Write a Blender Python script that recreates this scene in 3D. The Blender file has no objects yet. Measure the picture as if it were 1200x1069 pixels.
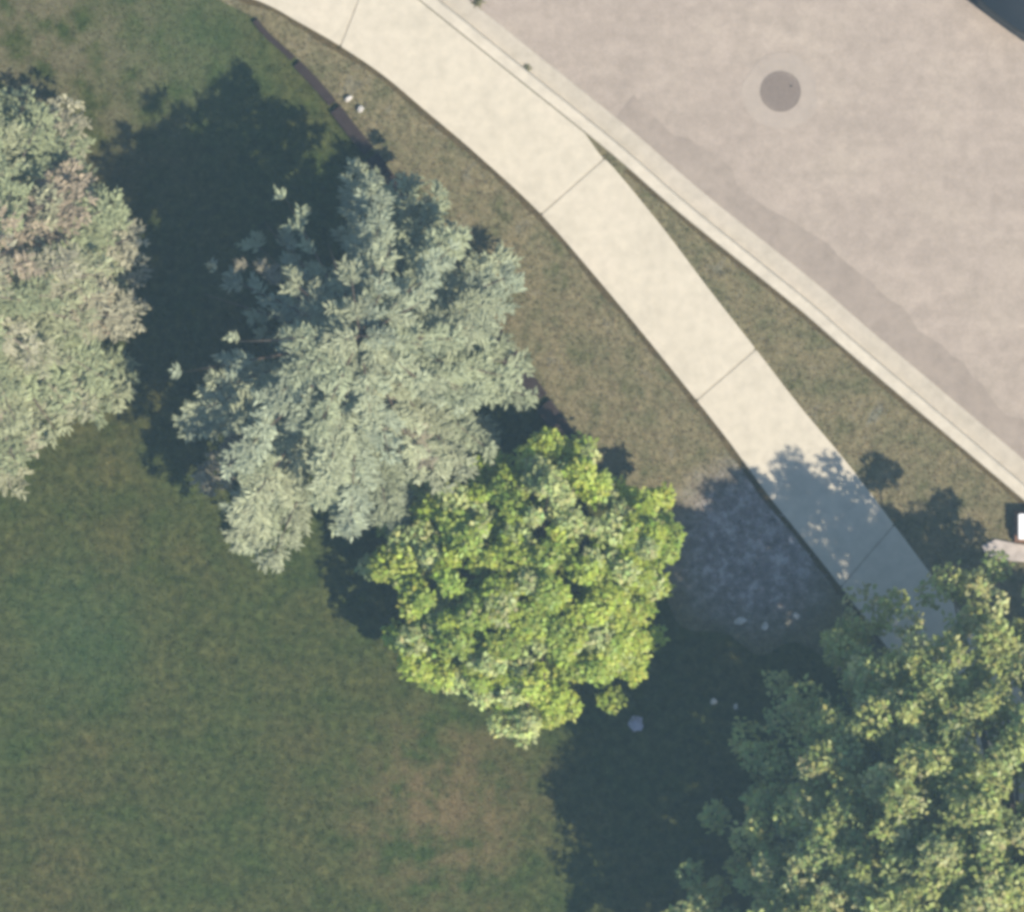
import bpy, bmesh, math, random
import numpy as np

# ------------------------------------------------------------------ scale, camera, light
PPM = 64.0                                   # photo pixels per metre on the ground
def W(px, py):                               # photo pixel -> ground point in metres
    return ((px - 600.0) / PPM, (534.5 - py) / PPM)

scene = bpy.context.scene
col = scene.collection
CAM_H = 150.0
cam_data = bpy.data.cameras.new('camera')
cam = bpy.data.objects.new('camera', cam_data)
col.objects.link(cam)
cam.location = (0, 0, CAM_H)
cam.rotation_euler = (0, 0, 0)
cam_data.sensor_width = 36.0
cam_data.lens = 36.0 * CAM_H / (1200.0 / PPM)
cam_data.clip_start = 1.0
cam_data.clip_end = 2000.0
scene.camera = cam

SHADOW = np.array([-0.75, 0.65]); SHADOW = SHADOW / np.linalg.norm(SHADOW)
ELEV = math.radians(45)
world = bpy.data.worlds.new('World')
scene.world = world
world.use_nodes = True
wn = world.node_tree
sky = wn.nodes.new('ShaderNodeTexSky')
sky.sky_type = 'NISHITA'
sky.sun_disc = False
sky.sun_elevation = ELEV
sky.sun_rotation = math.atan2(-SHADOW[0], -SHADOW[1])
sky.air_density = 1.0
sky.dust_density = 0.4
sky.ozone_density = 2.5
bg = wn.nodes['Background']
bg.inputs['Strength'].default_value = 0.085
wn.links.new(sky.outputs[0], bg.inputs['Color'])

sun_data = bpy.data.lights.new('sun', 'SUN')
sun_data.energy = 4.0
sun_data.angle = math.radians(0.6)
sun_data.color = (1.0, 0.92, 0.79)
sun = bpy.data.objects.new('sun', sun_data)
col.objects.link(sun)
sun.location = (20, -20, 60)
from mathutils import Vector, Matrix
d = Vector((SHADOW[0] * math.cos(ELEV), SHADOW[1] * math.cos(ELEV), -math.sin(ELEV)))
sun.rotation_euler = d.to_track_quat('-Z', 'Y').to_euler()

vs = scene.view_settings
vs.view_transform = 'Standard'
vs.look = 'None'
vs.exposure = 1.12
vs.gamma = 1.0
vs.use_curve_mapping = False
scene.render.engine = 'CYCLES'
scene.cycles.pixel_filter_type = 'BLACKMAN_HARRIS'
scene.cycles.filter_width = 4.0              # soft aerial lens
scene.cycles.max_bounces = 8
scene.cycles.diffuse_bounces = 4
scene.cycles.transmission_bounces = 6

# ------------------------------------------------------------------ helpers
def link(o, parent=None):
    col.objects.link(o)
    if parent is not None:
        o.parent = parent
    return o

def mesh_obj(name, verts, faces, mat, parent=None, smooth=False):
    me = bpy.data.meshes.new(name)
    me.from_pydata([tuple(v) for v in verts], [], [tuple(f) for f in faces])
    me.update()
    if mat is not None:
        me.materials.append(mat)
    if smooth:
        me.polygons.foreach_set('use_smooth', [True] * len(me.polygons))
    return link(bpy.data.objects.new(name, me), parent)

def bm_obj(name, bm, mat, parent=None, smooth=False):
    me = bpy.data.meshes.new(name)
    bmesh.ops.recalc_face_normals(bm, faces=bm.faces[:])
    bm.to_mesh(me); bm.free()
    if mat is not None:
        me.materials.append(mat)
    if smooth:
        me.polygons.foreach_set('use_smooth', [True] * len(me.polygons))
    return link(bpy.data.objects.new(name, me), parent)

def empty(name, loc, rz=0.0):
    o = bpy.data.objects.new(name, None)
    o.empty_display_size = 0.2
    o.location = loc
    o.rotation_euler = (0, 0, rz)
    return link(o)

def tag(o, label, cat, group=None):
    o['label'] = label
    o['category'] = cat
    if group:
        o['group'] = group
    return o

def prism(name, pts, z0, z1, mat, parent=None, bevel=0.0):
    n = len(pts)
    bm = bmesh.new()
    top = [bm.verts.new((x, y, z1)) for x, y in pts]
    bot = [bm.verts.new((x, y, z0)) for x, y in pts]
    ft = bm.faces.new(top)
    bm.faces.new(bot[::-1])
    for i in range(n):
        j = (i + 1) % n
        bm.faces.new((top[i], bot[i], bot[j], top[j]))
    if bevel > 0:
        bmesh.ops.bevel(bm, geom=list(ft.edges), offset=bevel, segments=2, affect='EDGES', profile=0.5)
    return bm_obj(name, bm, mat, parent)

def resample(pts, step):
    """Catmull-Rom through the points, then even steps."""
    P = np.array(pts, float)
    Q = np.vstack([2 * P[0] - P[1], P, 2 * P[-1] - P[-2]])
    out = []
    for i in range(1, len(Q) - 2):
        t = np.linspace(0, 1, 24, endpoint=False)[:, None]
        a, b, c, e = Q[i - 1], Q[i], Q[i + 1], Q[i + 2]
        out.append(0.5 * (2 * b + (c - a) * t + (2 * a - 5 * b + 4 * c - e) * t ** 2 + (3 * b - a - 3 * c + e) * t ** 3))
    C = np.vstack(out + [P[-1:]])
    s = np.concatenate([[0], np.cumsum(np.linalg.norm(np.diff(C, axis=0), axis=1))])
    u = np.linspace(0, s[-1], max(2, int(s[-1] / step) + 1))
    return np.stack([np.interp(u, s, C[:, 0]), np.interp(u, s, C[:, 1])], 1)

def offset_line(L, dist):
    T = np.gradient(L, axis=0)
    T /= np.linalg.norm(T, axis=1)[:, None]
    N = np.stack([-T[:, 1], T[:, 0]], 1)     # to the left of travel
    return L + N * dist

def pip(P, poly):
    x, y = P[:, 0], P[:, 1]
    poly = np.asarray(poly)
    inside = np.zeros(len(P), bool)
    j = len(poly) - 1
    for i in range(len(poly)):
        xi, yi = poly[i]; xj, yj = poly[j]
        c = ((yi > y) != (yj > y)) & (x < (xj - xi) * (y - yi) / (yj - yi + 1e-12) + xi)
        inside ^= c
        j = i
    return inside

# ------------------------------------------------------------------ materials
class NT:
    def __init__(self, name):
        self.m = bpy.data.materials.new(name)
        self.m.use_nodes = True
        self.t = self.m.node_tree
        self.b = self.t.nodes['Principled BSDF']
        g = self.t.nodes.new('ShaderNodeNewGeometry')
        self.pos = g.outputs['Position']
    def node(self, kind, **kw):
        n = self.t.nodes.new(kind)
        for k, v in kw.items():
            setattr(n, k, v)
        return n
    def noise(self, scale, detail=4, rough=0.6, vec=None, dist=0.0):
        n = self.node('ShaderNodeTexNoise')
        n.inputs['Scale'].default_value = scale
        n.inputs['Detail'].default_value = detail
        n.inputs['Roughness'].default_value = rough
        n.inputs['Distortion'].default_value = dist
        self.t.links.new(vec or self.pos, n.inputs['Vector'])
        return n.outputs['Fac']
    def ramp(self, fac, stops):
        r = self.node('ShaderNodeValToRGB')
        e = r.color_ramp.elements
        while len(e) > 1:
            e.remove(e[-1])
        e[0].position = stops[0][0]; e[0].color = (*stops[0][1], 1)
        for p, c in stops[1:]:
            k = e.new(p); k.color = (*c, 1)
        self.t.links.new(fac, r.inputs['Fac'])
        return r.outputs['Color']
    def mix(self, fac, a, b, mode='MIX'):
        m = self.node('ShaderNodeMix', data_type='RGBA', blend_type=mode)
        for s, v in ((m.inputs[0], fac), (m.inputs[6], a), (m.inputs[7], b)):
            if hasattr(v, 'is_linked'):
                self.t.links.new(v, s)
            elif isinstance(v, (int, float)):
                s.default_value = v
            else:
                s.default_value = (*v, 1)
        return m.outputs[2]
    def math(self, op, a, b=0.0, clamp=False):
        m = self.node('ShaderNodeMath', operation=op, use_clamp=clamp)
        for s, v in ((m.inputs[0], a), (m.inputs[1], b)):
            if hasattr(v, 'is_linked'):
                self.t.links.new(v, s)
            else:
                s.default_value = v
        return m.outputs[0]
    def spot(self, px, py, r_m, soft=1.0):
        """1 in the middle of a worn spot on the ground, 0 outside."""
        x, y = W(px, py)
        v = self.node('ShaderNodeVectorMath', operation='DISTANCE')
        self.t.links.new(self.pos, v.inputs[0])
        v.inputs[1].default_value = (x, y, 0)
        q = self.math('DIVIDE', v.outputs['Value'], r_m)
        return self.math('SUBTRACT', 1.0, q, True)
    def bump(self, h, strength, dist=0.02):
        b = self.node('ShaderNodeBump')
        b.inputs['Strength'].default_value = strength
        b.inputs['Distance'].default_value = dist
        self.t.links.new(h, b.inputs['Height'])
        self.t.links.new(b.outputs['Normal'], self.b.inputs['Normal'])
    def color(self, c):
        if hasattr(c, 'is_linked'):
            self.t.links.new(c, self.b.inputs['Base Color'])
        else:
            self.b.inputs['Base Color'].default_value = (*c, 1)
    def rough(self, r, spec=0.3):
        self.b.inputs['Roughness'].default_value = r
        self.b.inputs['Specular IOR Level'].default_value = spec

def lawn_color(n):
    big = n.noise(0.32, 3, 0.55)
    mid = n.noise(1.6, 4, 0.6)
    fine = n.noise(6.0, 3, 0.6)
    c = n.ramp(big, [(0.34, (0.054, 0.071, 0.021)), (0.5, (0.061, 0.071, 0.022)), (0.66, (0.073, 0.073, 0.025))])
    g = n.ramp(mid, [(0.35, (0.80, 0.92, 0.80)), (0.5, (1, 1, 1)), (0.68, (1.22, 1.12, 1.10))])
    c = n.mix(1.0, c, g, 'MULTIPLY')
    f = n.ramp(fine, [(0.3, (0.55, 0.60, 0.55)), (0.7, (1.45, 1.40, 1.45))])
    c = n.mix(1.0, c, f, 'MULTIPLY')
    wob = n.math('MULTIPLY_ADD', mid, 1.6)
    dry = n.math('MULTIPLY', n.spot(520, 950, 2.3), n.ramp(mid, [(0.38, (0, 0, 0)), (0.62, (1, 1, 1))]))
    c = n.mix(n.math('MULTIPLY', dry, 1.5, True), c, (0.140, 0.108, 0.050))
    dry2 = n.math('MULTIPLY', n.spot(40, 40, 4.2), n.ramp(mid, [(0.38, (0, 0, 0)), (0.66, (1, 1, 1))]))
    c = n.mix(n.math('MULTIPLY', dry2, 2.0, True), c, (0.135, 0.122, 0.066))
    grn = n.math('MULTIPLY', n.spot(90, 740, 1.9), 0.38)
    c = n.mix(grn, c, (0.045, 0.088, 0.040))
    grn2 = n.math('MULTIPLY', n.spot(230, 40, 2.4), 0.5)
    c = n.mix(grn2, c, (0.066, 0.098, 0.043))
    return c, fine

def verge_color(n):
    mid = n.noise(1.9, 5, 0.65, dist=0.4)
    fine = n.noise(7.0, 4, 0.65)
    c = n.ramp(mid, [(0.30, (0.085, 0.088, 0.040)), (0.45, (0.130, 0.117, 0.064)), (0.58, (0.160, 0.135, 0.074)), (0.72, (0.145, 0.138, 0.098))])
    f = n.ramp(fine, [(0.28, (0.68, 0.68, 0.66)), (0.72, (1.30, 1.28, 1.28))])
    chips = n.math('MULTIPLY', n.spot(885, 640, 1.85), 2.0, True)
    gc = n.ramp(n.noise(4.0, 4, 0.7), [(0.3, (0.14, 0.12, 0.11)), (0.5, (0.23, 0.20, 0.18)), (0.64, (0.40, 0.36, 0.33))])
    c = n.mix(chips, c, gc)
    return n.mix(1.0, c, f, 'MULTIPLY'), fine

def m_lawn():
    n = NT('lawn_soil'); c, f = lawn_color(n)
    n.color(n.mix(1.0, c, (0.85, 0.85, 0.85), 'MULTIPLY')); n.rough(0.95, 0.1); n.bump(f, 0.6, 0.03); return n.m
def m_verge():
    n = NT('verge_mulch'); c, f = verge_color(n); n.color(c); n.rough(0.95, 0.1); n.bump(f, 0.8, 0.03); return n.m
def m_blade(name, fn):
    n = NT(name); c, f = fn(n)
    a = n.node('ShaderNodeAttribute', attribute_name='tint')
    c = n.mix(1.0, c, a.outputs['Color'], 'MULTIPLY')
    n.color(c); n.rough(0.8, 0.05)
    leafmix(n, c, 0.25)
    return n.m
def leafmix(n, c, amount):
    tr = n.node('ShaderNodeBsdfTranslucent')
    n.t.links.new(c, tr.inputs['Color'])
    ms = n.node('ShaderNodeMixShader')
    ms.inputs[0].default_value = amount
    n.t.links.new(n.b.outputs[0], ms.inputs[1])
    n.t.links.new(tr.outputs[0], ms.inputs[2])
    out = [x for x in n.t.nodes if x.type == 'OUTPUT_MATERIAL'][0]
    n.t.links.new(ms.outputs[0], out.inputs['Surface'])
def m_leaf(name, trans=0.3, rough=0.55, spec=0.3):
    n = NT(name)
    a = n.node('ShaderNodeAttribute', attribute_name='tint')
    n.color(a.outputs['Color']); n.rough(rough, spec)
    leafmix(n, a.outputs['Color'], trans)
    return n.m
def m_concrete(name, base, warm, stain=0.5):
    n = NT(name)
    big = n.noise(0.9, 4, 0.6); mid = n.noise(5.0, 5, 0.65); fine = n.noise(45.0, 3, 0.7)
    c = n.ramp(big, [(0.3, tuple(b * 0.93 for b in base)), (0.5, base), (0.7, warm)])
    c = n.mix(1.0, c, n.ramp(mid, [(0.3, (1 - 0.14 * stain,) * 3), (0.6, (1.0, 1.0, 1.0)), (0.75, (1.05, 1.04, 1.02))]), 'MULTIPLY')
    c = n.mix(1.0, c, n.ramp(fine, [(0.25, (0.93, 0.93, 0.93)), (0.75, (1.05, 1.05, 1.05))]), 'MULTIPLY')
    n.color(c); n.rough(0.85, 0.25); n.bump(fine, 0.25, 0.004); return n.m
def m_road():
    n = NT('road_aggregate')
    st = n.node('ShaderNodeMapping'); n.t.links.new(n.pos, st.inputs['Vector'])
    st.inputs['Rotation'].default_value = (0, 0, math.radians(41)); st.inputs['Scale'].default_value = (0.35, 1.5, 1)
    big = n.noise(0.6, 4, 0.6); streak = n.noise(1.6, 5, 0.6, vec=st.outputs[0]); mid = n.noise(4.5, 4, 0.6); fine = n.noise(28.0, 4, 0.75)
    c = n.ramp(big, [(0.3, (0.288, 0.236, 0.192)), (0.5, (0.303, 0.249, 0.202)), (0.7, (0.314, 0.260, 0.208))])
    for f, lo, hi in ((streak, 0.92, 1.06), (mid, 0.88, 1.10), (fine, 0.84, 1.14)):
        c = n.mix(1.0, c, n.ramp(f, [(0.3, (lo,) * 3), (0.7, (hi,) * 3)]), 'MULTIPLY')
    n.color(c); n.rough(0.9, 0.2); n.bump(fine, 0.35, 0.006); return n.m
def m_plain(name, c, r=0.6, spec=0.4, metal=0.0, var=0.15, scale=20.0, bump=0.0):
    n = NT(name)
    f = n.noise(scale, 4, 0.65)
    n.color(n.mix(1.0, c, n.ramp(f, [(0.3, (1 - var,) * 3), (0.7, (1 + var,) * 3)]), 'MULTIPLY'))
    n.rough(r, spec); n.b.inputs['Metallic'].default_value = metal
    if bump: n.bump(f, bump, 0.01)
    return n.m
def m_wood(name, c, c2):
    n = NT(name)
    mp = n.node('ShaderNodeMapping')
    tc = n.node('ShaderNodeTexCoord'); n.t.links.new(tc.outputs['Object'], mp.inputs['Vector'])
    mp.inputs['Scale'].default_value = (2.0, 24.0, 24.0)
    f = n.noise(2.0, 5, 0.7, vec=mp.outputs[0])
    n.color(n.ramp(f, [(0.3, c), (0.7, c2)])); n.rough(0.85, 0.2); n.bump(f, 0.5, 0.01); return n.m
def m_paint(name, c):
    n = NT(name); n.color(c); n.rough(0.35, 0.35)
    n.b.inputs['Coat Weight'].default_value = 0.25; n.b.inputs['Coat Roughness'].default_value = 0.06
    return n.m

M = dict(
    lawn=m_lawn(), verge=m_verge(),
    blade=m_blade('grass_blade', lawn_color), dry=m_blade('dry_grass_blade', verge_color),
    walk=m_concrete('sidewalk_concrete', (0.47, 0.415, 0.320), (0.485, 0.425, 0.330), 1.0),
    curb=m_concrete('curb_concrete', (0.47, 0.415, 0.325), (0.49, 0.43, 0.335), 1.2),
    gutter=m_concrete('gutter_concrete', (0.40, 0.35, 0.275), (0.425, 0.37, 0.295), 1.2),
    joint=m_concrete('joint_filler', (0.34, 0.295, 0.225), (0.36, 0.31, 0.24), 1.0),
    road=m_road(),
    patch=m_concrete('gutter_patch_asphalt', (0.268, 0.219, 0.177), (0.284, 0.233, 0.188), 1.3),
    collar=m_concrete('collar_concrete', (0.312, 0.260, 0.212), (0.322, 0.268, 0.219), 0.8),
    iron=m_plain('cast_iron', (0.170, 0.136, 0.112), 0.75, 0.3, 0.0, 0.2, 30, 0.3),
    edge_brown=m_plain('dark_brown_edge', (0.075, 0.055, 0.026), 0.95, 0.1, 0, 0.35, 9, 0.5),
    timber=m_wood('dark_timber', (0.016, 0.011, 0.010), (0.040, 0.026, 0.024)),
    post=m_wood('brown_post_wood', (0.15, 0.075, 0.045), (0.22, 0.12, 0.075)),
    white=m_plain('white_enamel', (0.78, 0.76, 0.73), 0.4, 0.5, 0, 0.04, 8),
    red=m_plain('red_flag_paint', (0.45, 0.03, 0.02), 0.4, 0.5, 0, 0.05),
    slab=m_plain('paver_stone', (0.36, 0.31, 0.27), 0.9, 0.2, 0, 0.2, 7, 0.3),
    rock=m_plain('pale_rock', (0.42, 0.39, 0.35), 0.9, 0.2, 0, 0.22, 9, 0.5),
    rock2=m_plain('lilac_rock', (0.30, 0.29, 0.34), 0.9, 0.2, 0, 0.25, 9, 0.5),
    bark=m_plain('bark', (0.10, 0.075, 0.055), 0.95, 0.1, 0, 0.35, 14, 0.8),
    greybark=m_plain('grey_bark', (0.15, 0.12, 0.095), 0.95, 0.1, 0, 0.35, 14, 0.8),
    spruce=m_leaf('spruce_needles', 0.2, 0.65, 0.25),
    pale=m_leaf('pale_needles', 0.2, 0.7, 0.2),
    lime=m_leaf('lime_leaves', 0.35, 0.5, 0.35),
    olive=m_leaf('olive_leaves', 0.3, 0.5, 0.35),
    paint=m_paint('dark_car_paint', (0.010, 0.011, 0.012)),
    glass=m_plain('tinted_glass', (0.015, 0.018, 0.02), 0.05, 0.6, 0, 0.05),
    tyre=m_plain('tyre_rubber', (0.02, 0.02, 0.02), 0.85, 0.2, 0, 0.2),
    alloy=m_plain('alloy_metal', (0.5, 0.5, 0.52), 0.3, 0.5, 0.9, 0.05),
    lamp=m_plain('lamp_lens', (0.65, 0.68, 0.7), 0.1, 0.6, 0, 0.05),
    tail=m_plain('tail_lens', (0.35, 0.02, 0.02), 0.15, 0.6, 0, 0.05),
    black=m_plain('black_plastic', (0.02, 0.02, 0.02), 0.6, 0.3, 0, 0.1),
)

# ------------------------------------------------------------------ setting
def struct(o):
    o['kind'] = 'structure'
    return o

Z_ROAD = -0.10
ground = struct(mesh_obj('ground', [(-500, -500, -0.22), (500, -500, -0.22), (500, 500, -0.22), (-500, 500, -0.22)], [(0, 1, 2, 3)], M['lawn']))

curb_px = [(-1300, -560), (-600, -420), (0, -262), (250, -160), (390, -82), (500, 7), (606, 92), (712, 177), (800, 253), (933, 360), (1000, 418), (1200, 587), (1400, 760), (1800, 1100), (2300, 1520)]
back = resample([W(*p) for p in curb_px], 0.25)            # back of curb, travelling to the lower right
def off(m): return offset_line(back, m)
road_edge, far_edge = off(0.56), off(9.6)

struct(prism('road', list(map(tuple, np.vstack([road_edge, far_edge[::-1]]))), -0.2, Z_ROAD, M['road']))
lawn_poly = [(-45, 40)] + [tuple(p) for p in back] + [(30, -40), (-45, -40)]
struct(prism('lawn', lawn_poly, -0.215, 0.0, M['lawn']))
far_poly = [tuple(p) for p in off(10.16)] + [(60, 40), (-30, 60)]
struct(prism('far_verge', far_poly, -0.215, 0.0, M['verge']))

def sweep(name, line, prof, mat):
    """prof: list of (offset, z); closed cross-section swept along a line."""
    rows = [offset_line(line, o) for o, z in prof]
    n, k = len(line), len(prof)
    verts = [(rows[j][i][0], rows[j][i][1], prof[j][1]) for i in range(n) for j in range(k)]
    faces = []
    for i in range(n - 1):
        for j in range(k):
            j2 = (j + 1) % k
            faces.append((i * k + j, (i + 1) * k + j, (i + 1) * k + j2, i * k + j2))
    faces.append(tuple(range(k))); faces.append(tuple((n - 1) * k + j for j in range(k))[::-1])
    o = mesh_obj(name, verts, faces, mat)
    bm = bmesh.new(); bm.from_mesh(o.data); bmesh.ops.recalc_face_normals(bm, faces=bm.faces[:]); bm.to_mesh(o.data); bm.free()
    return o
curb = struct(sweep('curb', back, [(0.004, -0.21), (0.004, 0.035), (0.02, 0.05), (0.185, 0.05), (0.215, 0.03), (0.24, -0.085), (0.24, -0.21)], M['curb']))
gut = struct(sweep('gutter', back, [(0.241, -0.21), (0.241, -0.098), (0.40, -0.093), (0.56, -0.086), (0.575, -0.094), (0.575, -0.21)], M['gutter']))
struct(sweep('far_curb', off(9.6), [(0.003, -0.21), (0.003, -0.085), (0.36, -0.09), (0.38, 0.05), (0.555, 0.05), (0.555, -0.21)], M['curb']))

# darker patched band along the gutter
i0 = int(np.argmin(np.linalg.norm(off(0.6) - np.array(W(733, 132)), axis=1)))
i1 = int(np.argmin(np.linalg.norm(off(0.6) - np.array(W(1350, 660)), axis=1)))
rg = np.random.default_rng(3)
inner = off(0.582)[i0:i1]
wdt = 1.16 + 0.09 * np.convolve(rg.normal(size=i1 - i0 + 4), np.ones(5) / 2.2, 'valid')
outer = np.array([offset_line(back, w)[i0 + k] for k, w in enumerate(wdt)])
struct(prism('gutter_patch', [tuple(p) for p in np.vstack([inner, outer[::-1]])], Z_ROAD - 0.05, Z_ROAD + 0.004, M['patch']))

# sidewalk slabs between joints
left_px = [(-700, -250), (-300, -165), (0, -82), (180, -42), (300, 0), (350, 26), (400, 55), (450, 89), (500, 131), (560, 182), (630, 247), (690, 315), (750, 387), (800, 449), (850, 512), (900, 580), (960, 655), (1020, 733), (1100, 838), (1250, 1030), (1450, 1290)]
right_px = [(702, 181), (720, 198), (775, 265), (830, 338), (880, 402), (938, 477), (1000, 552), (1085, 665), (1170, 775), (1320, 965), (1520, 1225)]
LW = resample([W(*p) for p in left_px], 0.12)
jn = int(np.argmin(np.linalg.norm(back - np.array(W(700, 167)), axis=1)))
RW = np.vstack([off(-0.012)[:jn], resample([W(*p) for p in right_px], 0.12)])
def near(L, p): return int(np.argmin(np.linalg.norm(L - np.array(W(*p)), axis=1)))
joints = [((-560, -225), (-520, -415)), ((-300, -165), (-250, -335)), ((10, -79), (60, -245)), ((203, -36), (262, -155)), ((400, 55), (440, -42)), ((632, 249), (706, 187)), ((816, 468), (884, 407)), ((984, 686), (1050, 618)), ((1155, 910), (1225, 845)), ((1330, 1130), (1400, 1065))]
walk = empty('sidewalk', (0, 0, 0)); struct(walk)
walk_polys = []
GAP = 0.016
for a, b in zip(joints[:-1], joints[1:]):
    la, lb = near(LW, a[0]), near(LW, b[0]); ra, rb = near(RW, a[1]), near(RW, b[1])
    L, R = LW[la:lb + 1].copy(), RW[ra:rb + 1].copy()
    for S in (L, R):
        t0 = (S[1] - S[0]); S[0] += t0 / np.linalg.norm(t0) * GAP
        t1 = (S[-2] - S[-1]); S[-1] += t1 / np.linalg.norm(t1) * GAP
    poly = np.vstack([R, L[::-1]])
    walk_polys.append(poly)
    prism('slab', [tuple(p) for p in poly], -0.06, 0.045, M['walk'], walk, 0.008)
full_walk = np.vstack([LW, RW[::-1]])
pl = np.vstack([offset_line(LW, 0.03), offset_line(RW, -0.03)[::-1]])
prism('joint_bed', [tuple(p) for p in pl], -0.05, 0.036, M['joint'], walk)

# dark timber edging between lawn and dry verge
edge_px = [(300, 22), (315, 40), (348, 70), (383, 107), (412, 144), (440, 179), (462, 210), (500, 262), (545, 330), (582, 382), (612, 425), (655, 486), (690, 534)]
EL = resample([W(*p) for p in edge_px], 0.05)
# the verge (dry grass and mulch) between edging, sidewalk and curb
wl0, wl1 = near(LW, (120, -60)), near(LW, (1100, 838))
bed_tail = resample([W(*p) for p in [(690, 534), (720, 600), (740, 640), (775, 690), (800, 735), (850, 742), (890, 768), (930, 752), (975, 780), (1040, 850)]], 0.1)
verge_poly = np.vstack([EL, bed_tail[1:], LW[wl0:wl1][::-1] + np.array([0.0, 0.0]), np.array([W(120, -48), W(230, -14)])])
struct(prism('verge', [tuple(p) for p in verge_poly], -0.03, 0.006, M['verge']))
je = near(RW, (1170, 775))
js = jn - 2
be = near(back, (1400, 760)); bs = jn - 1
wedge = np.vstack([RW[js:je], back[bs:be][::-1]])
struct(prism('curb_strip', [tuple(p) for p in wedge], -0.03, 0.006, M['verge']))

# dark brown strip along the slab and curb edges
def edge_strip(name, line, a, b, seed):
    rr = np.random.default_rng(seed)
    wv = np.convolve(rr.normal(size=len(line) + 6), np.ones(7) / 2.6, 'valid') * 0.022
    A = offset_line(line, a); B = np.array([offset_line(line, b)[0]] * 1)
    T = np.gradient(line, axis=0); T /= np.linalg.norm(T, axis=1)[:, None]
    Nn = np.stack([-T[:, 1], T[:, 0]], 1)
    B = line + Nn * (b + np.minimum(wv, 0.04))[:, None]
    poly = np.vstack([A, B[::-1]])
    struct(prism(name, [tuple(p) for p in poly], -0.02, 0.0105, M['edge_brown']))
    return poly
edge_poly1 = edge_strip('dark_edge', LW[near(LW, (120, -60)):near(LW, (1100, 838))], -0.004, -0.10, 1)
edge_poly2 = edge_strip('dark_edge', back[near(back, (730, 192)):near(back, (1400, 760))], -0.004, -0.085, 2)

# ------------------------------------------------------------------ grass stuff
def blade_mesh(name, P, tint, length, width, mat, rng, z0=0.0, lean=0.75):
    n = len(P)
    az = rng.uniform(0, 2 * math.pi, n)
    ln = length * rng.uniform(0.5, 1.35, n); wd = width * rng.uniform(0.7, 1.3, n)
    le = lean * rng.uniform(0.5, 1.1, n)
    dx, dy = np.cos(az), np.sin(az)
    h = np.sqrt(np.clip(1 - le ** 2, 0.05, 1))
    V = np.zeros((n, 3, 3))
    V[:, 0, 0] = P[:, 0] - dy * wd; V[:, 0, 1] = P[:, 1] + dx * wd; V[:, 0, 2] = z0
    V[:, 1, 0] = P[:, 0] + dy * wd; V[:, 1, 1] = P[:, 1] - dx * wd; V[:, 1, 2] = z0
    V[:, 2, 0] = P[:, 0] + dx * ln * le; V[:, 2, 1] = P[:, 1] + dy * ln * le; V[:, 2, 2] = z0 + ln * h
    return soup(name, V.reshape(-1, 3), n, 3, np.repeat(tint, 3, axis=0), mat)

def soup(name, verts, nf, k, tint, mat, parent=None):
    me = bpy.data.meshes.new(name)
    me.vertices.add(len(verts)); me.vertices.foreach_set('co', np.ascontiguousarray(verts, np.float32).ravel())
    me.loops.add(nf * k); me.loops.foreach_set('vertex_index', np.arange(nf * k, dtype=np.int32))
    me.polygons.add(nf); me.polygons.foreach_set('loop_start', np.arange(0, nf * k, k, dtype=np.int32))
    me.update(calc_edges=True)
    a = me.attributes.new('tint', 'FLOAT_COLOR', 'POINT')
    c = np.ones((len(verts), 4), np.float32); c[:, :3] = tint
    a.data.foreach_set('color', c.ravel())
    me.materials.append(mat)
    return link(bpy.data.objects.new(name, me), parent)

rng = np.random.default_rng(11)
def gtint(n, lo=0.6, hi=1.5):
    b = rng.uniform(lo, hi, n)[:, None]
    return b * (1 + rng.normal(0, 0.08, (n, 3)))
N = 420000
P = np.stack([rng.uniform(-10.6, 10.6, N), rng.uniform(-9.4, 9.4, N)], 1)
J = P + rng.normal(0, 0.14, P.shape)
inv, inw, inl = pip(J, verge_poly), pip(P, full_walk), pip(P, lawn_poly)
inwe = pip(P, wedge)
lawn_pts = P[inl & ~inv & ~inw & ~inwe]
g = blade_mesh('grass', lawn_pts, gtint(len(lawn_pts)), 0.055, 0.008, M['blade'], rng, 0.0, 0.9)
g['kind'] = 'stuff'
tag(g, 'short mown olive green grass covering the lawn', 'grass')
N = 260000
P = np.stack([rng.uniform(-10.6, 10.6, N), rng.uniform(-9.4, 9.4, N)], 1)
dry_pts = P[(pip(P, verge_poly) | pip(P, wedge)) & ~pip(P, full_walk) & ~((pip(P, edge_poly1) | pip(P, edge_poly2)) & (rng.uniform(size=N) < 0.8))]
g = blade_mesh('dry_grass', dry_pts, gtint(len(dry_pts), 0.6, 1.45), 0.06, 0.008, M['dry'], rng, 0.006, 0.9)
g['kind'] = 'stuff'
tag(g, 'dry tan grass and litter on the verge beside the sidewalk', 'dry grass')

# ------------------------------------------------------------------ timber edging
edging = empty('timber_edging', (EL[0][0], EL[0][1], 0))
tag(edging, 'low dark brown timber edging curving between lawn and dry verge', 'edging')
seg = 22
o0 = np.array([EL[0][0], EL[0][1]])
for k, i in enumerate(range(0, len(EL) - seg, seg)):
    f = min(1.0, i / (len(EL) * 0.42))
    w_in = 0.05 + 0.05 * f; w_out = 0.09 + 0.20 * f
    S = EL[i:i + seg + 1]
    S2 = S[::4] if len(S[::4]) > 2 else S
    a = offset_line(S2, w_in * 0.4); b = offset_line(S2, -w_out)
    ta = (S2[-1] - S2[0]) / np.linalg.norm(S2[-1] - S2[0]) * 0.008
    a[0] += ta; b[0] += ta; a[-1] -= ta; b[-1] -= ta
    rnd = random.Random(k)
    poly = np.vstack([a, b[::-1]]) - o0
    prism('timber', [tuple(p) for p in poly], -0.05, 0.07 + 0.05 * f + rnd.uniform(-0.008, 0.008), M['timber'], edging, 0.012)

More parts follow.
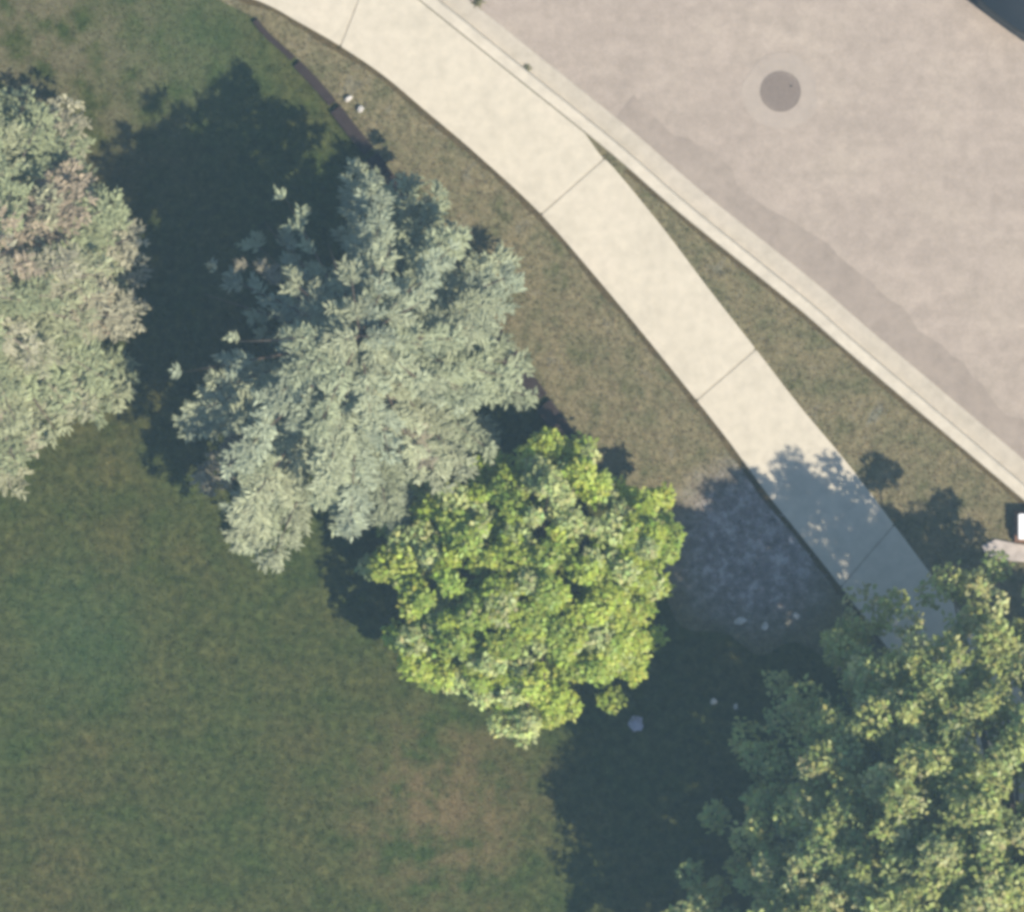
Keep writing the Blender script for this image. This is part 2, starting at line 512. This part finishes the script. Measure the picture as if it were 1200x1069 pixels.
# ------------------------------------------------------------------ manhole
mx, my = W(915, 107)
man = empty('manhole_cover', (mx, my, Z_ROAD))
tag(man, 'round brown cast iron manhole cover with pale concrete collar set in the road', 'manhole cover')
def disc(r, z0, z1, n=40, hole=None, wob=0.0, seed=0):
    r_ = random.Random(seed)
    bm = bmesh.new()
    if hole is None:
        return [(r * math.cos(2 * math.pi * i / n), r * math.sin(2 * math.pi * i / n)) for i in range(n)]
def ring(name, r0, r1, z0, z1, mat, parent, n=40, wob=0.0):
    rr = random.Random(5)
    ph = [rr.uniform(0, 6.28) for _ in range(3)]
    V, F = [], []
    for i in range(n):
        a = 2 * math.pi * i / n
        ro = r1 * (1 + wob * (math.sin(3 * a + ph[0]) + 0.6 * math.sin(5 * a + ph[1]) + 0.5 * math.sin(7 * a + ph[2])))
        for r, z in ((r0, z0), (r0, z1), (ro, z1), (ro, z0)):
            V.append((r * math.cos(a), r * math.sin(a), z))
    for i in range(n):
        j = (i + 1) % n
        for k in range(4):
            k2 = (k + 1) % 4
            F.append((i * 4 + k, i * 4 + k2, j * 4 + k2, j * 4 + k))
    o = mesh_obj(name, V, F, mat, parent)
    bm = bmesh.new(); bm.from_mesh(o.data); bmesh.ops.recalc_face_normals(bm, faces=bm.faces[:]); bm.to_mesh(o.data); bm.free()
    return o
ring('collar', 0.375, 0.70, -0.06, 0.004, M['collar'], man, 56, 0.035)
ring('frame', 0.335, 0.374, -0.06, 0.010, M['iron'], man, 48)
lid = prism('lid', [(0.33 * math.cos(2 * math.pi * i / 48), 0.33 * math.sin(2 * math.pi * i / 48)) for i in range(48)], -0.05, 0.006, M['iron'], man)
bm = bmesh.new()
for ix in range(-6, 7):
    for iy in range(-6, 7):
        x, y = ix * 0.045, iy * 0.045
        if math.hypot(x, y) < 0.29:
            bmesh.ops.create_cube(bm, size=1.0, matrix=Matrix.Translation((x, y, 0.007)) @ Matrix.Diagonal((0.026, 0.026, 0.008, 1)))
bm_obj('tread', bm, M['iron'], lid)
prism('pick_hole', [(0.19 + 0.022 * math.cos(t), 0.10 + 0.022 * math.sin(t)) for t in np.linspace(0, 5.8, 10)], 0.0, 0.0125, M['black'], lid)

# ------------------------------------------------------------------ trees
def tube(V, F, pts, radii, n=7):
    base = len(V)
    pts = [np.array(p, float) for p in pts]
    for i, p in enumerate(pts):
        t = pts[min(i + 1, len(pts) - 1)] - pts[max(i - 1, 0)]
        t = t / (np.linalg.norm(t) + 1e-9)
        u = np.cross(t, [0.0, 0.3, 1.0] if abs(t[2]) < 0.9 else [1.0, 0, 0]); u /= np.linalg.norm(u) + 1e-9
        v = np.cross(t, u)
        for k in range(n):
            a = 2 * math.pi * k / n
            V.append(p + radii[i] * (math.cos(a) * u + math.sin(a) * v))
    for i in range(len(pts) - 1):
        for k in range(n):
            k2 = (k + 1) % n
            F.append((base + i * n + k, base + i * n + k2, base + (i + 1) * n + k2, base + (i + 1) * n + k))
    F.append(tuple(base + k for k in range(n))[::-1])
    F.append(tuple(base + (len(pts) - 1) * n + k for k in range(n)))

def leaf_quads(C, Nrm, U, L, Wd):
    """diamond leaves: C base point, Nrm normal, U long axis"""
    Vv = np.cross(Nrm, U)
    n = len(C)
    V = np.zeros((n, 4, 3))
    V[:, 0] = C
    V[:, 1] = C + U * (L * 0.5)[:, None] + Vv * (Wd * 0.5)[:, None]
    V[:, 2] = C + U * L[:, None] - Nrm * (L * 0.12)[:, None]
    V[:, 3] = C + U * (L * 0.5)[:, None] - Vv * (Wd * 0.5)[:, None]
    return V.reshape(-1, 3)

def unit(A):
    return A / (np.linalg.norm(A, axis=-1, keepdims=True) + 1e-9)

def reach_fn(cx, cy, outline):
    """outline of the crown seen from above -> radius in metres by azimuth"""
    pts = [(x, y) for x, y in outline]
    az = np.array([math.atan2(-(y - cy), x - cx) for x, y in pts]); r = np.array([math.hypot(x - cx, y - cy) / PPM for x, y in pts])
    o = np.argsort(az); az, r = az[o], r[o]
    az = np.concatenate([az - 2 * math.pi, az, az + 2 * math.pi]); r = np.concatenate([r, r, r])
    return lambda a: np.interp((np.asarray(a) + math.pi) % (2 * math.pi) - math.pi, az, r)

def broadleaf(name, cx, cy, outline, z_lo, z_top, n_clump, per, clump_r, leaf, colors, mat, barkmat, seed, trunk_r, flat=0.5, hole_scale=1.3, hole_cut=-0.35, pw=2.4, thin=0.25):
    rg = np.random.default_rng(seed)
    root = empty(name, (*W(cx, cy), 0.0))
    reach = reach_fn(cx, cy, outline)
    # clump centres through a domed crown
    ph = rg.uniform(0, 6.28, 12)
    C = []
    while len(C) < n_clump:
        a = rg.uniform(-math.pi, math.pi); q = math.sqrt(rg.uniform(0, 1))
        r = q * (reach(a) * rg.uniform(0.88, 1.06) - clump_r * 0.7)
        x, y = r * math.cos(a), r * math.sin(a)
        bump = (math.sin(x * hole_scale * 1.9 + ph[0]) * math.sin(y * hole_scale * 1.7 + ph[1]) + 0.7 * math.sin(x * hole_scale * 3.7 + ph[2] + y) * math.sin(y * hole_scale * 3.3 + ph[3] - x))
        if bump < hole_cut and rg.uniform() < 0.8:
            continue
        if q > 0.78 and rg.uniform() < thin:
            continue
        dome = (1 - q ** pw) ** flat
        top = z_lo + (z_top - z_lo) * dome + 0.09 * min(z_top - z_lo, 2.0) * bump
        depth = rg.exponential(0.16) if rg.uniform() < 0.75 else rg.uniform(0.1, 0.8)
        z = top - min(depth, 0.9) * (top - z_lo * 0.75)
        C.append((x, y, z, q))
    C = np.array(C)
    # leaves
    K = n_clump * per
    idx = np.repeat(np.arange(n_clump), per)
    dirs = unit(rg.normal(size=(K, 3)) * np.array([1, 1, 0.7]) + np.array([0, 0, 0.25]))
    rad = clump_r * rg.uniform(0.6, 1.25, n_clump)[idx] * rg.uniform(0.25, 1.0, K) ** 0.5
    pos = C[idx, :3] + dirs * rad[:, None] * np.array([1, 1, 0.75])
    pos[:, 2] = np.maximum(pos[:, 2], 0.15)
    nrm = unit(dirs * 0.55 + np.array([0, 0, 0.9]) + rg.normal(0, 0.42, (K, 3)))
    U = unit(np.cross(nrm, rg.normal(size=(K, 3))))
    L = leaf[0] * rg.uniform(0.65, 1.3, K); Wd = leaf[1] * rg.uniform(0.7, 1.25, K)
    pal = np.array(colors)
    cl = pal[rg.integers(0, len(pal), n_clump)] * rg.uniform(0.82, 1.18, n_clump)[:, None]
    tint = cl[idx] * rg.uniform(0.75, 1.25, K)[:, None] * (1 + rg.normal(0, 0.06, (K, 3)))
    tint = np.clip(tint, 0.005, 0.9)
    soup('crown', leaf_quads(pos, nrm, U, L, Wd), K, 4, np.repeat(tint, 4, axis=0), mat, root)
    # trunk and limbs
    V, F = [], []
    fork = z_lo * 0.8
    tube(V, F, [(0, 0, -0.1), (0.02, 0.01, fork * 0.4), (0, 0.03, fork), (0.02, 0, z_top * 0.7)], [trunk_r * 1.35, trunk_r, trunk_r * 0.85, trunk_r * 0.25], 10)
    for c in C[rg.choice(n_clump, 46, replace=False)]:
        zf = fork * rg.uniform(0.8, 1.0)
        mid = np.array([c[0] * 0.45, c[1] * 0.45, zf + (c[2] - zf) * 0.6])
        if c[2] > zf:
            tube(V, F, [(0, 0, zf), mid, c[:3]], [trunk_r * 0.4, trunk_r * 0.24, 0.012], 6)
    mesh_obj('trunk', V, F, barkmat, root, True)
    return root

def conifer(name, cx, cy, outline, sparse, H, colors, dead, mat, barkmat, seed, n_bough=150, spray=(0.16, 0.045), apex=(0, 0), shape=2.2, tier_lo=0.35, dead_fn=None, density=1.0, gap=0.19, solid=1.0, fan=(0.7, 1.0), finger=0.34, bmax=0.9, step=0.055, tiers=0):
    """whorled boughs, each a flat feathered spray of needles"""
    rg = np.random.default_rng(seed)
    root = empty(name, (*W(cx, cy), 0.0))
    reach = reach_fn(cx, cy, outline)
    V, F = [], []
    tube(V, F, [(0, 0, -0.1), (apex[0] * 0.3, apex[1] * 0.3, H * 0.3), (apex[0], apex[1], H * 0.93)], [0.17, 0.12, 0.008], 9)
    Cs, Ns, Us, Ls, Ws, Ts = [], [], [], [], [], []
    pal = np.array(colors); deadc = np.array(dead)
    ga = 2.39996
    for b in range(n_bough + 26):
        t = min((b + 0.5) / n_bough, 0.995)
        z0 = tier_lo + (H * 0.96 - tier_lo) * (1 - (1 - t) ** 0.85)
        az = b * ga + rg.uniform(-0.25, 0.25)
        if tiers:
            kt = min(tiers - 1, int(t * tiers)); per_t = n_bough / tiers
            z0 = tier_lo + (H * 0.95 - tier_lo) * ((kt + 0.4) / tiers) + rg.uniform(-0.07, 0.07)
            az = (b % per_t) / per_t * 2 * math.pi + kt * 0.55 + rg.uniform(-0.12, 0.12)
        prof = max(0.0, 1 - (z0 / H) ** shape) ** 0.75
        R = reach(az)
        Lb = R * prof * rg.uniform(0.82, 1.04) + 0.15
        sp = 0.0
        for (a0, a1, amt) in sparse:
            dd = (az - a0) % (2 * math.pi)
            if dd < (a1 - a0) % (2 * math.pi):
                sp = amt
        is_dead = rg.uniform() < (dead_fn(az, t) if dead_fn else 0.04)
        if sp > 0:
            if rg.uniform() < 0.15:
                continue
            Lb *= 0.5 if t < 0.3 else 1.12 if t < 0.8 else 1.0
        if b >= n_bough:                     # short leaders round the top
            z0 = H * rg.uniform(0.84, 0.95); az = b * ga; Lb = rg.uniform(0.35, 0.7); sp = 0.0; is_dead = False
        rise = 0.28 * (1 - t) - 0.02 + 0.55 * max(0, t - 0.7)
        droop = rg.uniform(0.10, 0.24)
        ax0 = np.array(apex) * (z0 / H)
        def P_(s):
            s = np.asarray(s)
            return np.stack([ax0[0] + np.cos(az) * Lb * s, ax0[1] + np.sin(az) * Lb * s, np.maximum(z0 + Lb * (rise * s - droop * s * s * 1.6 + 0.10 * s ** 4), 0.12)], -1)
        if Lb > 0.5:
            tube(V, F, [P_(s) for s in (0.0, 0.35, 0.7, 0.97)], [0.035 * Lb / 3 + 0.01, 0.025 * Lb / 3 + 0.006, 0.014, 0.006], 5)
        dirb = np.array([math.cos(az), math.sin(az), 0]); side = np.array([-math.sin(az), math.cos(az), 0])
        bc = (deadc if is_dead else pal[rg.integers(0, len(pal))]) * rg.uniform(0.85, 1.15)
        nb = max(4, int(Lb / gap))
        start = 0.06

        for k in range(nb):
            s = start + (1 - start) * (k + rg.uniform(0, 1)) / nb
            for sd in (-1, 1):
                if (sp > 0 and s * Lb > solid and rg.uniform() < 0.62) or rg.uniform() < 0.10:
                    continue
                bl = (0.12 + finger * Lb * (1 - s) ** 0.75 * (0.25 + s) * 1.1) * rg.uniform(0.7, 1.15)
                bl = min(bl, bmax)
                if sp > 0 and s * Lb > solid:
                    bl = min(bl, 0.30)
                ang = rg.uniform(*fan)
                bd = unit(dirb * math.cos(ang) + side * sd * math.sin(ang) + np.array([0, 0, rg.uniform(-0.22, 0.05)]))
                p0 = P_(s)
                nsp = max(2, int(bl / step * density))
                u = (np.arange(nsp) + rg.uniform(0, 1, nsp)) / nsp
                reps = 4
                u = np.repeat(u, reps); m = len(u)
                base = p0 + bd * (u * bl)[:, None] + rg.normal(0, 0.022, (m, 3)) + np.array([0, 0, 1]) * (-0.10 * bl * u ** 2)[:, None]
                sgn = rg.choice([-1, 1], m)
                sd_ = np.cross([0, 0, 1], bd)
                UU = unit(bd * 0.85 + sd_ * (sgn * rg.uniform(0.2, 1.7, m))[:, None] + np.array([0, 0, 1]) * rg.uniform(-0.15, 0.45, m)[:, None])
                nn = unit(np.cross(UU, unit(np.cross(np.array([0, 0, 1.0]), UU) + rg.normal(0, 0.35, (m, 3)))))
                nn *= np.sign(nn[:, 2:3] + 1e-6)
                Cs.append(base); Us.append(unit(UU - nn * np.sum(UU * nn, 1, keepdims=True))); Ns.append(nn)
                Ls.append(spray[0] * rg.uniform(0.6, 1.25, m)); Ws.append(spray[1] * rg.uniform(0.7, 1.3, m))
                Ts.append(np.clip(bc * rg.uniform(0.8, 1.2) * rg.uniform(0.8, 1.2, m)[:, None], 0.01, 0.9))
    C = np.vstack(Cs); C[:, 2] = np.maximum(C[:, 2], 0.1)
    n = len(C)
    soup('crown', leaf_quads(C, np.vstack(Ns), np.vstack(Us), np.concatenate(Ls), np.concatenate(Ws)), n, 4, np.repeat(np.vstack(Ts), 4, axis=0), mat, root)
    mesh_obj('trunk', V, F, barkmat, root, True)
    print(name, 'sprays', n)
    return root

# blue spruce in the middle
spr_out = [(400, 185), (455, 205), (520, 245), (565, 265), (602, 350), (618, 425), (600, 490), (560, 525), (510, 600), (435, 650), (355, 690), (285, 655), (235, 598), (232, 540), (222, 480), (190, 430), (215, 370), (270, 310), (330, 250), (370, 215)]
t = conifer('blue_spruce', 425, 410, spr_out, [(math.radians(96), math.radians(196), 0.8)], 5.5,
            [(0.265, 0.29, 0.175), (0.295, 0.315, 0.195), (0.27, 0.30, 0.20), (0.305, 0.32, 0.195)], (0.27, 0.24, 0.16), M['spruce'], M['bark'], 21, n_bough=100, tiers=10, apex=(0.05, 0.2), shape=3.2, gap=0.27, fan=(0.35, 0.7), finger=0.32, bmax=0.62, step=0.030, spray=(0.15, 0.045))
tag(t, 'silvery blue spruce with feathery radiating boughs beside the lime green tree', 'tree')

# pale conifer at the left
lf_out = [(40, 105), (75, 135), (112, 200), (165, 222), (150, 265), (158, 300), (152, 360), (160, 400), (150, 440), (118, 492), (70, 522), (20, 562), (-40, 575), (-120, 560), (-200, 500), (-240, 380), (-230, 260), (-160, 160), (-60, 110)]
t = conifer('pale_conifer', -35, 345, lf_out, [], 5.4,
            [(0.275, 0.285, 0.165), (0.30, 0.295, 0.18), (0.25, 0.275, 0.15), (0.32, 0.30, 0.20)], (0.33, 0.27, 0.185), M['pale'], M['greybark'], 5, n_bough=150,
            spray=(0.15, 0.05), shape=2.4, dead_fn=lambda az, tt: 0.05 + 0.5 * max(0, tt - 0.45))
tag(t, 'pale grey green conifer with browning centre at the edge of the lawn', 'tree')

# lime green small tree
gr_out = [(625, 498), (695, 512), (740, 552), (812, 582), (812, 626), (785, 660), (770, 700), (770, 735), (755, 800), (700, 842), (605, 862), (520, 825), (468, 795), (436, 710), (424, 640), (468, 580), (540, 545), (600, 530)]
t = broadleaf('lime_green_tree', 625, 685, gr_out, 0.6, 2.6, 380, 135, 0.24, (0.115, 0.075),
              [(0.30, 0.365, 0.055), (0.35, 0.41, 0.070), (0.255, 0.33, 0.060), (0.38, 0.425, 0.16)], M['lime'], M['bark'], 8, 0.09, 0.45, 3.8, -0.2, 2.4, 0.12)
tag(t, 'bright lime green round leafy tree between the spruce and the sidewalk', 'tree')

# big olive tree in the corner
ol_out = [(785, 1075), (835, 955), (870, 880), (905, 785), (975, 712), (1060, 668), (1145, 645), (1210, 675), (1300, 745), (1400, 830), (1490, 930), (1550, 1060), (1540, 1220), (1440, 1360), (1300, 1440), (1150, 1450), (1000, 1400), (880, 1300), (810, 1180)]
t = broadleaf('olive_green_tree', 1185, 1055, ol_out, 2.3, 6.8, 1650, 95, 0.30, (0.12, 0.075),
              [(0.265, 0.295, 0.085), (0.300, 0.325, 0.095), (0.235, 0.280, 0.090), (0.325, 0.340, 0.130)], M['olive'], M['greybark'], 31, 0.2, 0.7, 2.1, -0.15, 2.0, 0.45)
tag(t, 'large olive green broadleaf tree whose shade crosses the sidewalk', 'tree')

# ------------------------------------------------------------------ stones and pale lumps
def stone(px, py, sx, sy, sz, mat, label, seed, rz=0.0):
    rr = random.Random(seed)
    bm = bmesh.new()
    bmesh.ops.create_icosphere(bm, subdivisions=2, radius=1.0)
    for v in bm.verts:
        v.co *= 1 + rr.uniform(-0.28, 0.22)
        v.co.z = max(v.co.z, -0.45)
    for v in bm.verts:
        v.co.x *= sx * 0.8; v.co.y *= sy * 0.75; v.co.z = (v.co.z + 0.4) * sz
    o = bm_obj('stone', bm, mat)
    o.location = (*W(px, py), 0.0); o.rotation_euler = (0, 0, rz)
    tag(o, label, 'stone', 'pale stones along the verge')
stone(408, 116, 0.10, 0.07, 0.07, M['rock'], 'small white stone by the timber edging, close to its neighbour stone', 1, 0.6)
stone(422, 128, 0.09, 0.08, 0.07, M['rock'], 'white stone on dry grass, touching the outer side of the timber edging', 2, 1.0)
stone(868, 728, 0.14, 0.09, 0.08, M['rock'], 'largest pale lump in the shaded mulch under the olive tree', 3, 0.2)  # from here pale lumps on the mulch, built with the stone mesh
stone(896, 734, 0.10, 0.08, 0.07, M['rock'], 'pale lump next to the largest lump in shade', 4, 1.2)
stone(933, 722, 0.09, 0.07, 0.06, M['rock'], 'small pale lump in shade between sidewalk and mulch lumps', 5, 2.2)
stone(836, 822, 0.08, 0.08, 0.08, M['rock'], 'small pale lump in deep shade beside the olive tree crown', 6, 0.4)
stone(862, 828, 0.07, 0.06, 0.06, M['rock'], 'tiny pale lump in deep shade next to another small lump', 7, 1.4)
stone(745, 848, 0.17, 0.20, 0.11, M['rock2'], 'lilac grey stone in deep shade below the lime green tree', 8, 0.4)

# ------------------------------------------------------------------ utility box and paver by the curb
def box(bm, cx, cy, cz, sx, sy, sz, rz=0.0):
    bmesh.ops.create_cube(bm, size=1.0, matrix=Matrix.Translation((cx, cy, cz)) @ Matrix.Rotation(rz, 4, 'Z') @ Matrix.Diagonal((sx, sy, sz, 1)))
bx, by = W(1208, 617)
mb = empty('utility_box', (bx, by, 0.0))
tag(mb, 'low white utility box in a brown wooden surround near the curb', 'utility box')
def bevbox(name, dims, mat, parent, bev):
    bm = bmesh.new(); box(bm, *dims)
    bmesh.ops.bevel(bm, geom=bm.edges[:], offset=bev, segments=2, affect='EDGES')
    return bm_obj(name, bm, mat, parent)
for dims in ((-0.28, 0.0, 0.06, 0.05, 0.58, 0.20), (0.28, 0.0, 0.06, 0.05, 0.58, 0.20), (0.0, 0.265, 0.055, 0.50, 0.05, 0.19), (0.0, -0.265, 0.05, 0.50, 0.05, 0.18)):
    bevbox('surround_board', dims, M['post'], mb, 0.008)
bevbox('cabinet', (0.0, 0.0, 0.13, 0.46, 0.44, 0.30), M['white'], mb, 0.015)
ld = bevbox('lid', (0.0, 0.0, 0.302, 0.50, 0.47, 0.04), M['white'], mb, 0.012)
bevbox('latch', (-0.12, -0.18, 0.325, 0.07, 0.03, 0.012), M['iron'], ld, 0.003)
pv = prism('paver', [W(1150, 640), W(1166, 632), W(1196, 638), W(1216, 640), W(1214, 660), W(1180, 657), W(1156, 651)], -0.02, 0.06, M['slab'], None, 0.012)
tag(pv, 'pale flat stone paver lying against the white utility box', 'paver')

# ------------------------------------------------------------------ weeds in the curb joint
def weed(px, py, label, seed, z, n=60, size=0.10):
    rg = np.random.default_rng(seed)
    a = rg.uniform(0, 6.28, n); r = np.abs(rg.normal(0, size * 0.4, n))
    pos = np.stack([r * np.cos(a), r * np.sin(a), rg.uniform(0, 0.04, n)], 1)
    nrm = unit(np.stack([np.cos(a) * 0.5, np.sin(a) * 0.5, np.ones(n)], 1) + rg.normal(0, 0.3, (n, 3)))
    U = unit(np.stack([np.cos(a), np.sin(a), np.full(n, 0.4)], 1)); U = unit(U - nrm * np.sum(U * nrm, 1, keepdims=True))
    tint = np.array([0.17, 0.16, 0.07]) * rg.uniform(0.7, 1.3, n)[:, None]
    o = soup('weed', leaf_quads(pos, nrm, U, rg.uniform(0.04, 0.09, n), rg.uniform(0.012, 0.03, n)), n, 4, np.repeat(tint, 4, axis=0), M['olive'])
    o.location = (*W(px, py), z)
    tag(o, label, 'weed', 'weeds along the curb')
weed(617, 80, 'small olive weed growing from the joint between curb and gutter', 1, -0.09)
weed(559, 2, 'larger olive weed growing at the road edge of the gutter', 2, -0.09, 110, 0.14)

# ------------------------------------------------------------------ dark car, mostly out of frame
nose = W(1168, 23)
hd = np.array([-0.60, -0.80])                               # heading in world x, y
rz = math.atan2(hd[1], hd[0])
Lc = 4.6
car = empty('parked_car', (nose[0] - hd[0] * Lc / 2, nose[1] - hd[1] * Lc / 2, Z_ROAD), rz)
tag(car, 'dark slate coloured car standing on the pale road', 'car')
def loft(name, stations, mat, parent, smooth=True):
    """stations: (x, [(y, z) ...]) half sections mirrored"""
    V, F = [], []
    k = None
    for x, half in stations:
        sec = [(y, z) for y, z in half] + [(-y, z) for y, z in half[::-1]]
        k = len(sec)
        xs = x if isinstance(x, (list, tuple)) else None
        for i, (y, z) in enumerate(sec):
            V.append((x - (0.10 * (abs(y) / 0.9) ** 3 if x > 1.9 else -0.08 * (abs(y) / 0.9) ** 3 if x < -1.9 else 0), y, z))
    for s in range(len(stations) - 1):
        for i in range(k):
            j = (i + 1) % k
            F.append((s * k + i, s * k + j, (s + 1) * k + j, (s + 1) * k + i))
    F.append(tuple(range(k))); F.append(tuple((len(stations) - 1) * k + i for i in range(k))[::-1])
    o = mesh_obj(name, V, F, mat, parent, smooth)
    bm = bmesh.new(); bm.from_mesh(o.data); bmesh.ops.recalc_face_normals(bm, faces=bm.faces[:]); bm.to_mesh(o.data); bm.free()
    return o
def hs(w, zb, zt, crown=0.03):
    return [(w * 0.93, zb), (w, zb + 0.14), (w * 1.0, (zb + zt) / 2), (w * 0.97, zt - 0.10), (w * 0.88, zt - 0.02), (w * 0.5, zt + crown * 0.7), (0.01, zt + crown)]
loft('body', [(2.30, hs(0.72, 0.30, 0.60)), (2.24, hs(0.80, 0.24, 0.66)), (2.0, hs(0.88, 0.20, 0.74)), (1.5, hs(0.91, 0.18, 0.84)), (0.95, hs(0.92, 0.18, 0.93)), (0.0, hs(0.92, 0.18, 0.95)), (-1.2, hs(0.92, 0.18, 0.97)), (-1.9, hs(0.89, 0.20, 0.97)), (-2.2, hs(0.84, 0.26, 0.93)), (-2.29, hs(0.76, 0.34, 0.86))], M['paint'], car)
def ch(w, zb, zt):
    return [(w, zb), (w * 0.97, zb + (zt - zb) * 0.4), (w * 0.88, zb + (zt - zb) * 0.85), (w * 0.80, zt - 0.01), (w * 0.45, zt + 0.02), (0.01, zt + 0.025)]
loft('cabin', [(1.05, ch(0.80, 0.88, 0.93)), (0.35, ch(0.80, 0.88, 1.38)), (-0.2, ch(0.80, 0.88, 1.44)), (-1.1, ch(0.79, 0.88, 1.38)), (-1.85, ch(0.76, 0.88, 0.99))], M['glass'], car)
loft('roof', [(0.30, [(0.66, 1.37), (0.60, 1.41), (0.35, 1.43), (0.01, 1.435)]), (-0.2, [(0.66, 1.42), (0.60, 1.46), (0.35, 1.485), (0.01, 1.49)]), (-1.05, [(0.65, 1.37), (0.59, 1.41), (0.35, 1.43), (0.01, 1.435)])], M['paint'], car)
for sx in (1.42, -1.38):
    for sy in (-1, 1):
        bm = bmesh.new()
        bmesh.ops.create_cone(bm, cap_ends=True, segments=28, radius1=0.32, radius2=0.32, depth=0.21, matrix=Matrix.Translation((sx, sy * 0.83, 0.32)) @ Matrix.Rotation(math.pi / 2, 4, 'X'))
        bmesh.ops.bevel(bm, geom=[e for e in bm.edges if len(e.link_faces) == 2 and any(len(f.verts) > 4 for f in e.link_faces)], offset=0.03, segments=2, affect='EDGES')
        wo = bm_obj('wheel', bm, M['tyre'], car)
        bm = bmesh.new()
        bmesh.ops.create_cone(bm, cap_ends=True, segments=24, radius1=0.21, radius2=0.19, depth=0.03, matrix=Matrix.Translation((sx, sy * 0.945, 0.32)) @ Matrix.Rotation(-sy * math.pi / 2, 4, 'X'))
        bm_obj('rim', bm, M['alloy'], wo)
for sy in (-1, 1):
    bm = bmesh.new(); box(bm, 2.14, sy * 0.62, 0.60, 0.20, 0.30, 0.12, -sy * 0.25); bmesh.ops.bevel(bm, geom=bm.edges[:], offset=0.03, segments=2, affect='EDGES'); bm_obj('headlight', bm, M['lamp'], car)
    bm = bmesh.new(); box(bm, -2.2, sy * 0.62, 0.78, 0.14, 0.30, 0.14, sy * 0.25); bmesh.ops.bevel(bm, geom=bm.edges[:], offset=0.03, segments=2, affect='EDGES'); bm_obj('tail_light', bm, M['tail'], car)
    bm = bmesh.new(); box(bm, 0.72, sy * 0.98, 0.98, 0.12, 0.20, 0.13); bmesh.ops.bevel(bm, geom=bm.edges[:], offset=0.03, segments=2, affect='EDGES'); bm_obj('mirror', bm, M['paint'], car)
    for xd in (0.15, -0.85):
        bm = bmesh.new(); box(bm, xd, sy * 0.915, 0.80, 0.18, 0.03, 0.03); bm_obj('door_handle', bm, M['paint'], car)
loft('bumper', [(2.37, [(0.60, 0.22), (0.64, 0.30), (0.60, 0.42), (0.3, 0.44), (0.01, 0.44)]), (2.31, [(0.80, 0.20), (0.84, 0.30), (0.80, 0.44), (0.3, 0.46), (0.01, 0.46)]), (2.0, [(0.92, 0.17), (0.945, 0.30), (0.92, 0.46), (0.3, 0.48), (0.01, 0.48)])], M['black'], car)
bm = bmesh.new(); box(bm, 2.29, 0, 0.52, 0.05, 0.9, 0.10); bm_obj('grille', bm, M['black'], car)

# ------------------------------------------------------------------ thin air between camera and ground
bm = bmesh.new()
bmesh.ops.create_cube(bm, size=1.0, matrix=Matrix.Translation((0, 0, (CAM_H + 1.5 - 1.25) / 2)) @ Matrix.Diagonal((1010, 1010, CAM_H + 1.5 + 1.25, 1)))
hm = bpy.data.materials.new('thin_haze'); hm.use_nodes = True
ht = hm.node_tree
ht.nodes.remove(ht.nodes['Principled BSDF'])
pvn = ht.nodes.new('ShaderNodeVolumePrincipled')
pvn.inputs['Color'].default_value = (0.52, 0.80, 1.0, 1)
pvn.inputs['Density'].default_value = 0.00050
ht.links.new(pvn.outputs[0], ht.nodes['Material Output'].inputs['Volume'])
hz = bm_obj('haze', bm, hm)
hz['kind'] = 'stuff'
tag(hz, 'thin bluish summer haze filling the air over the scene', 'haze')
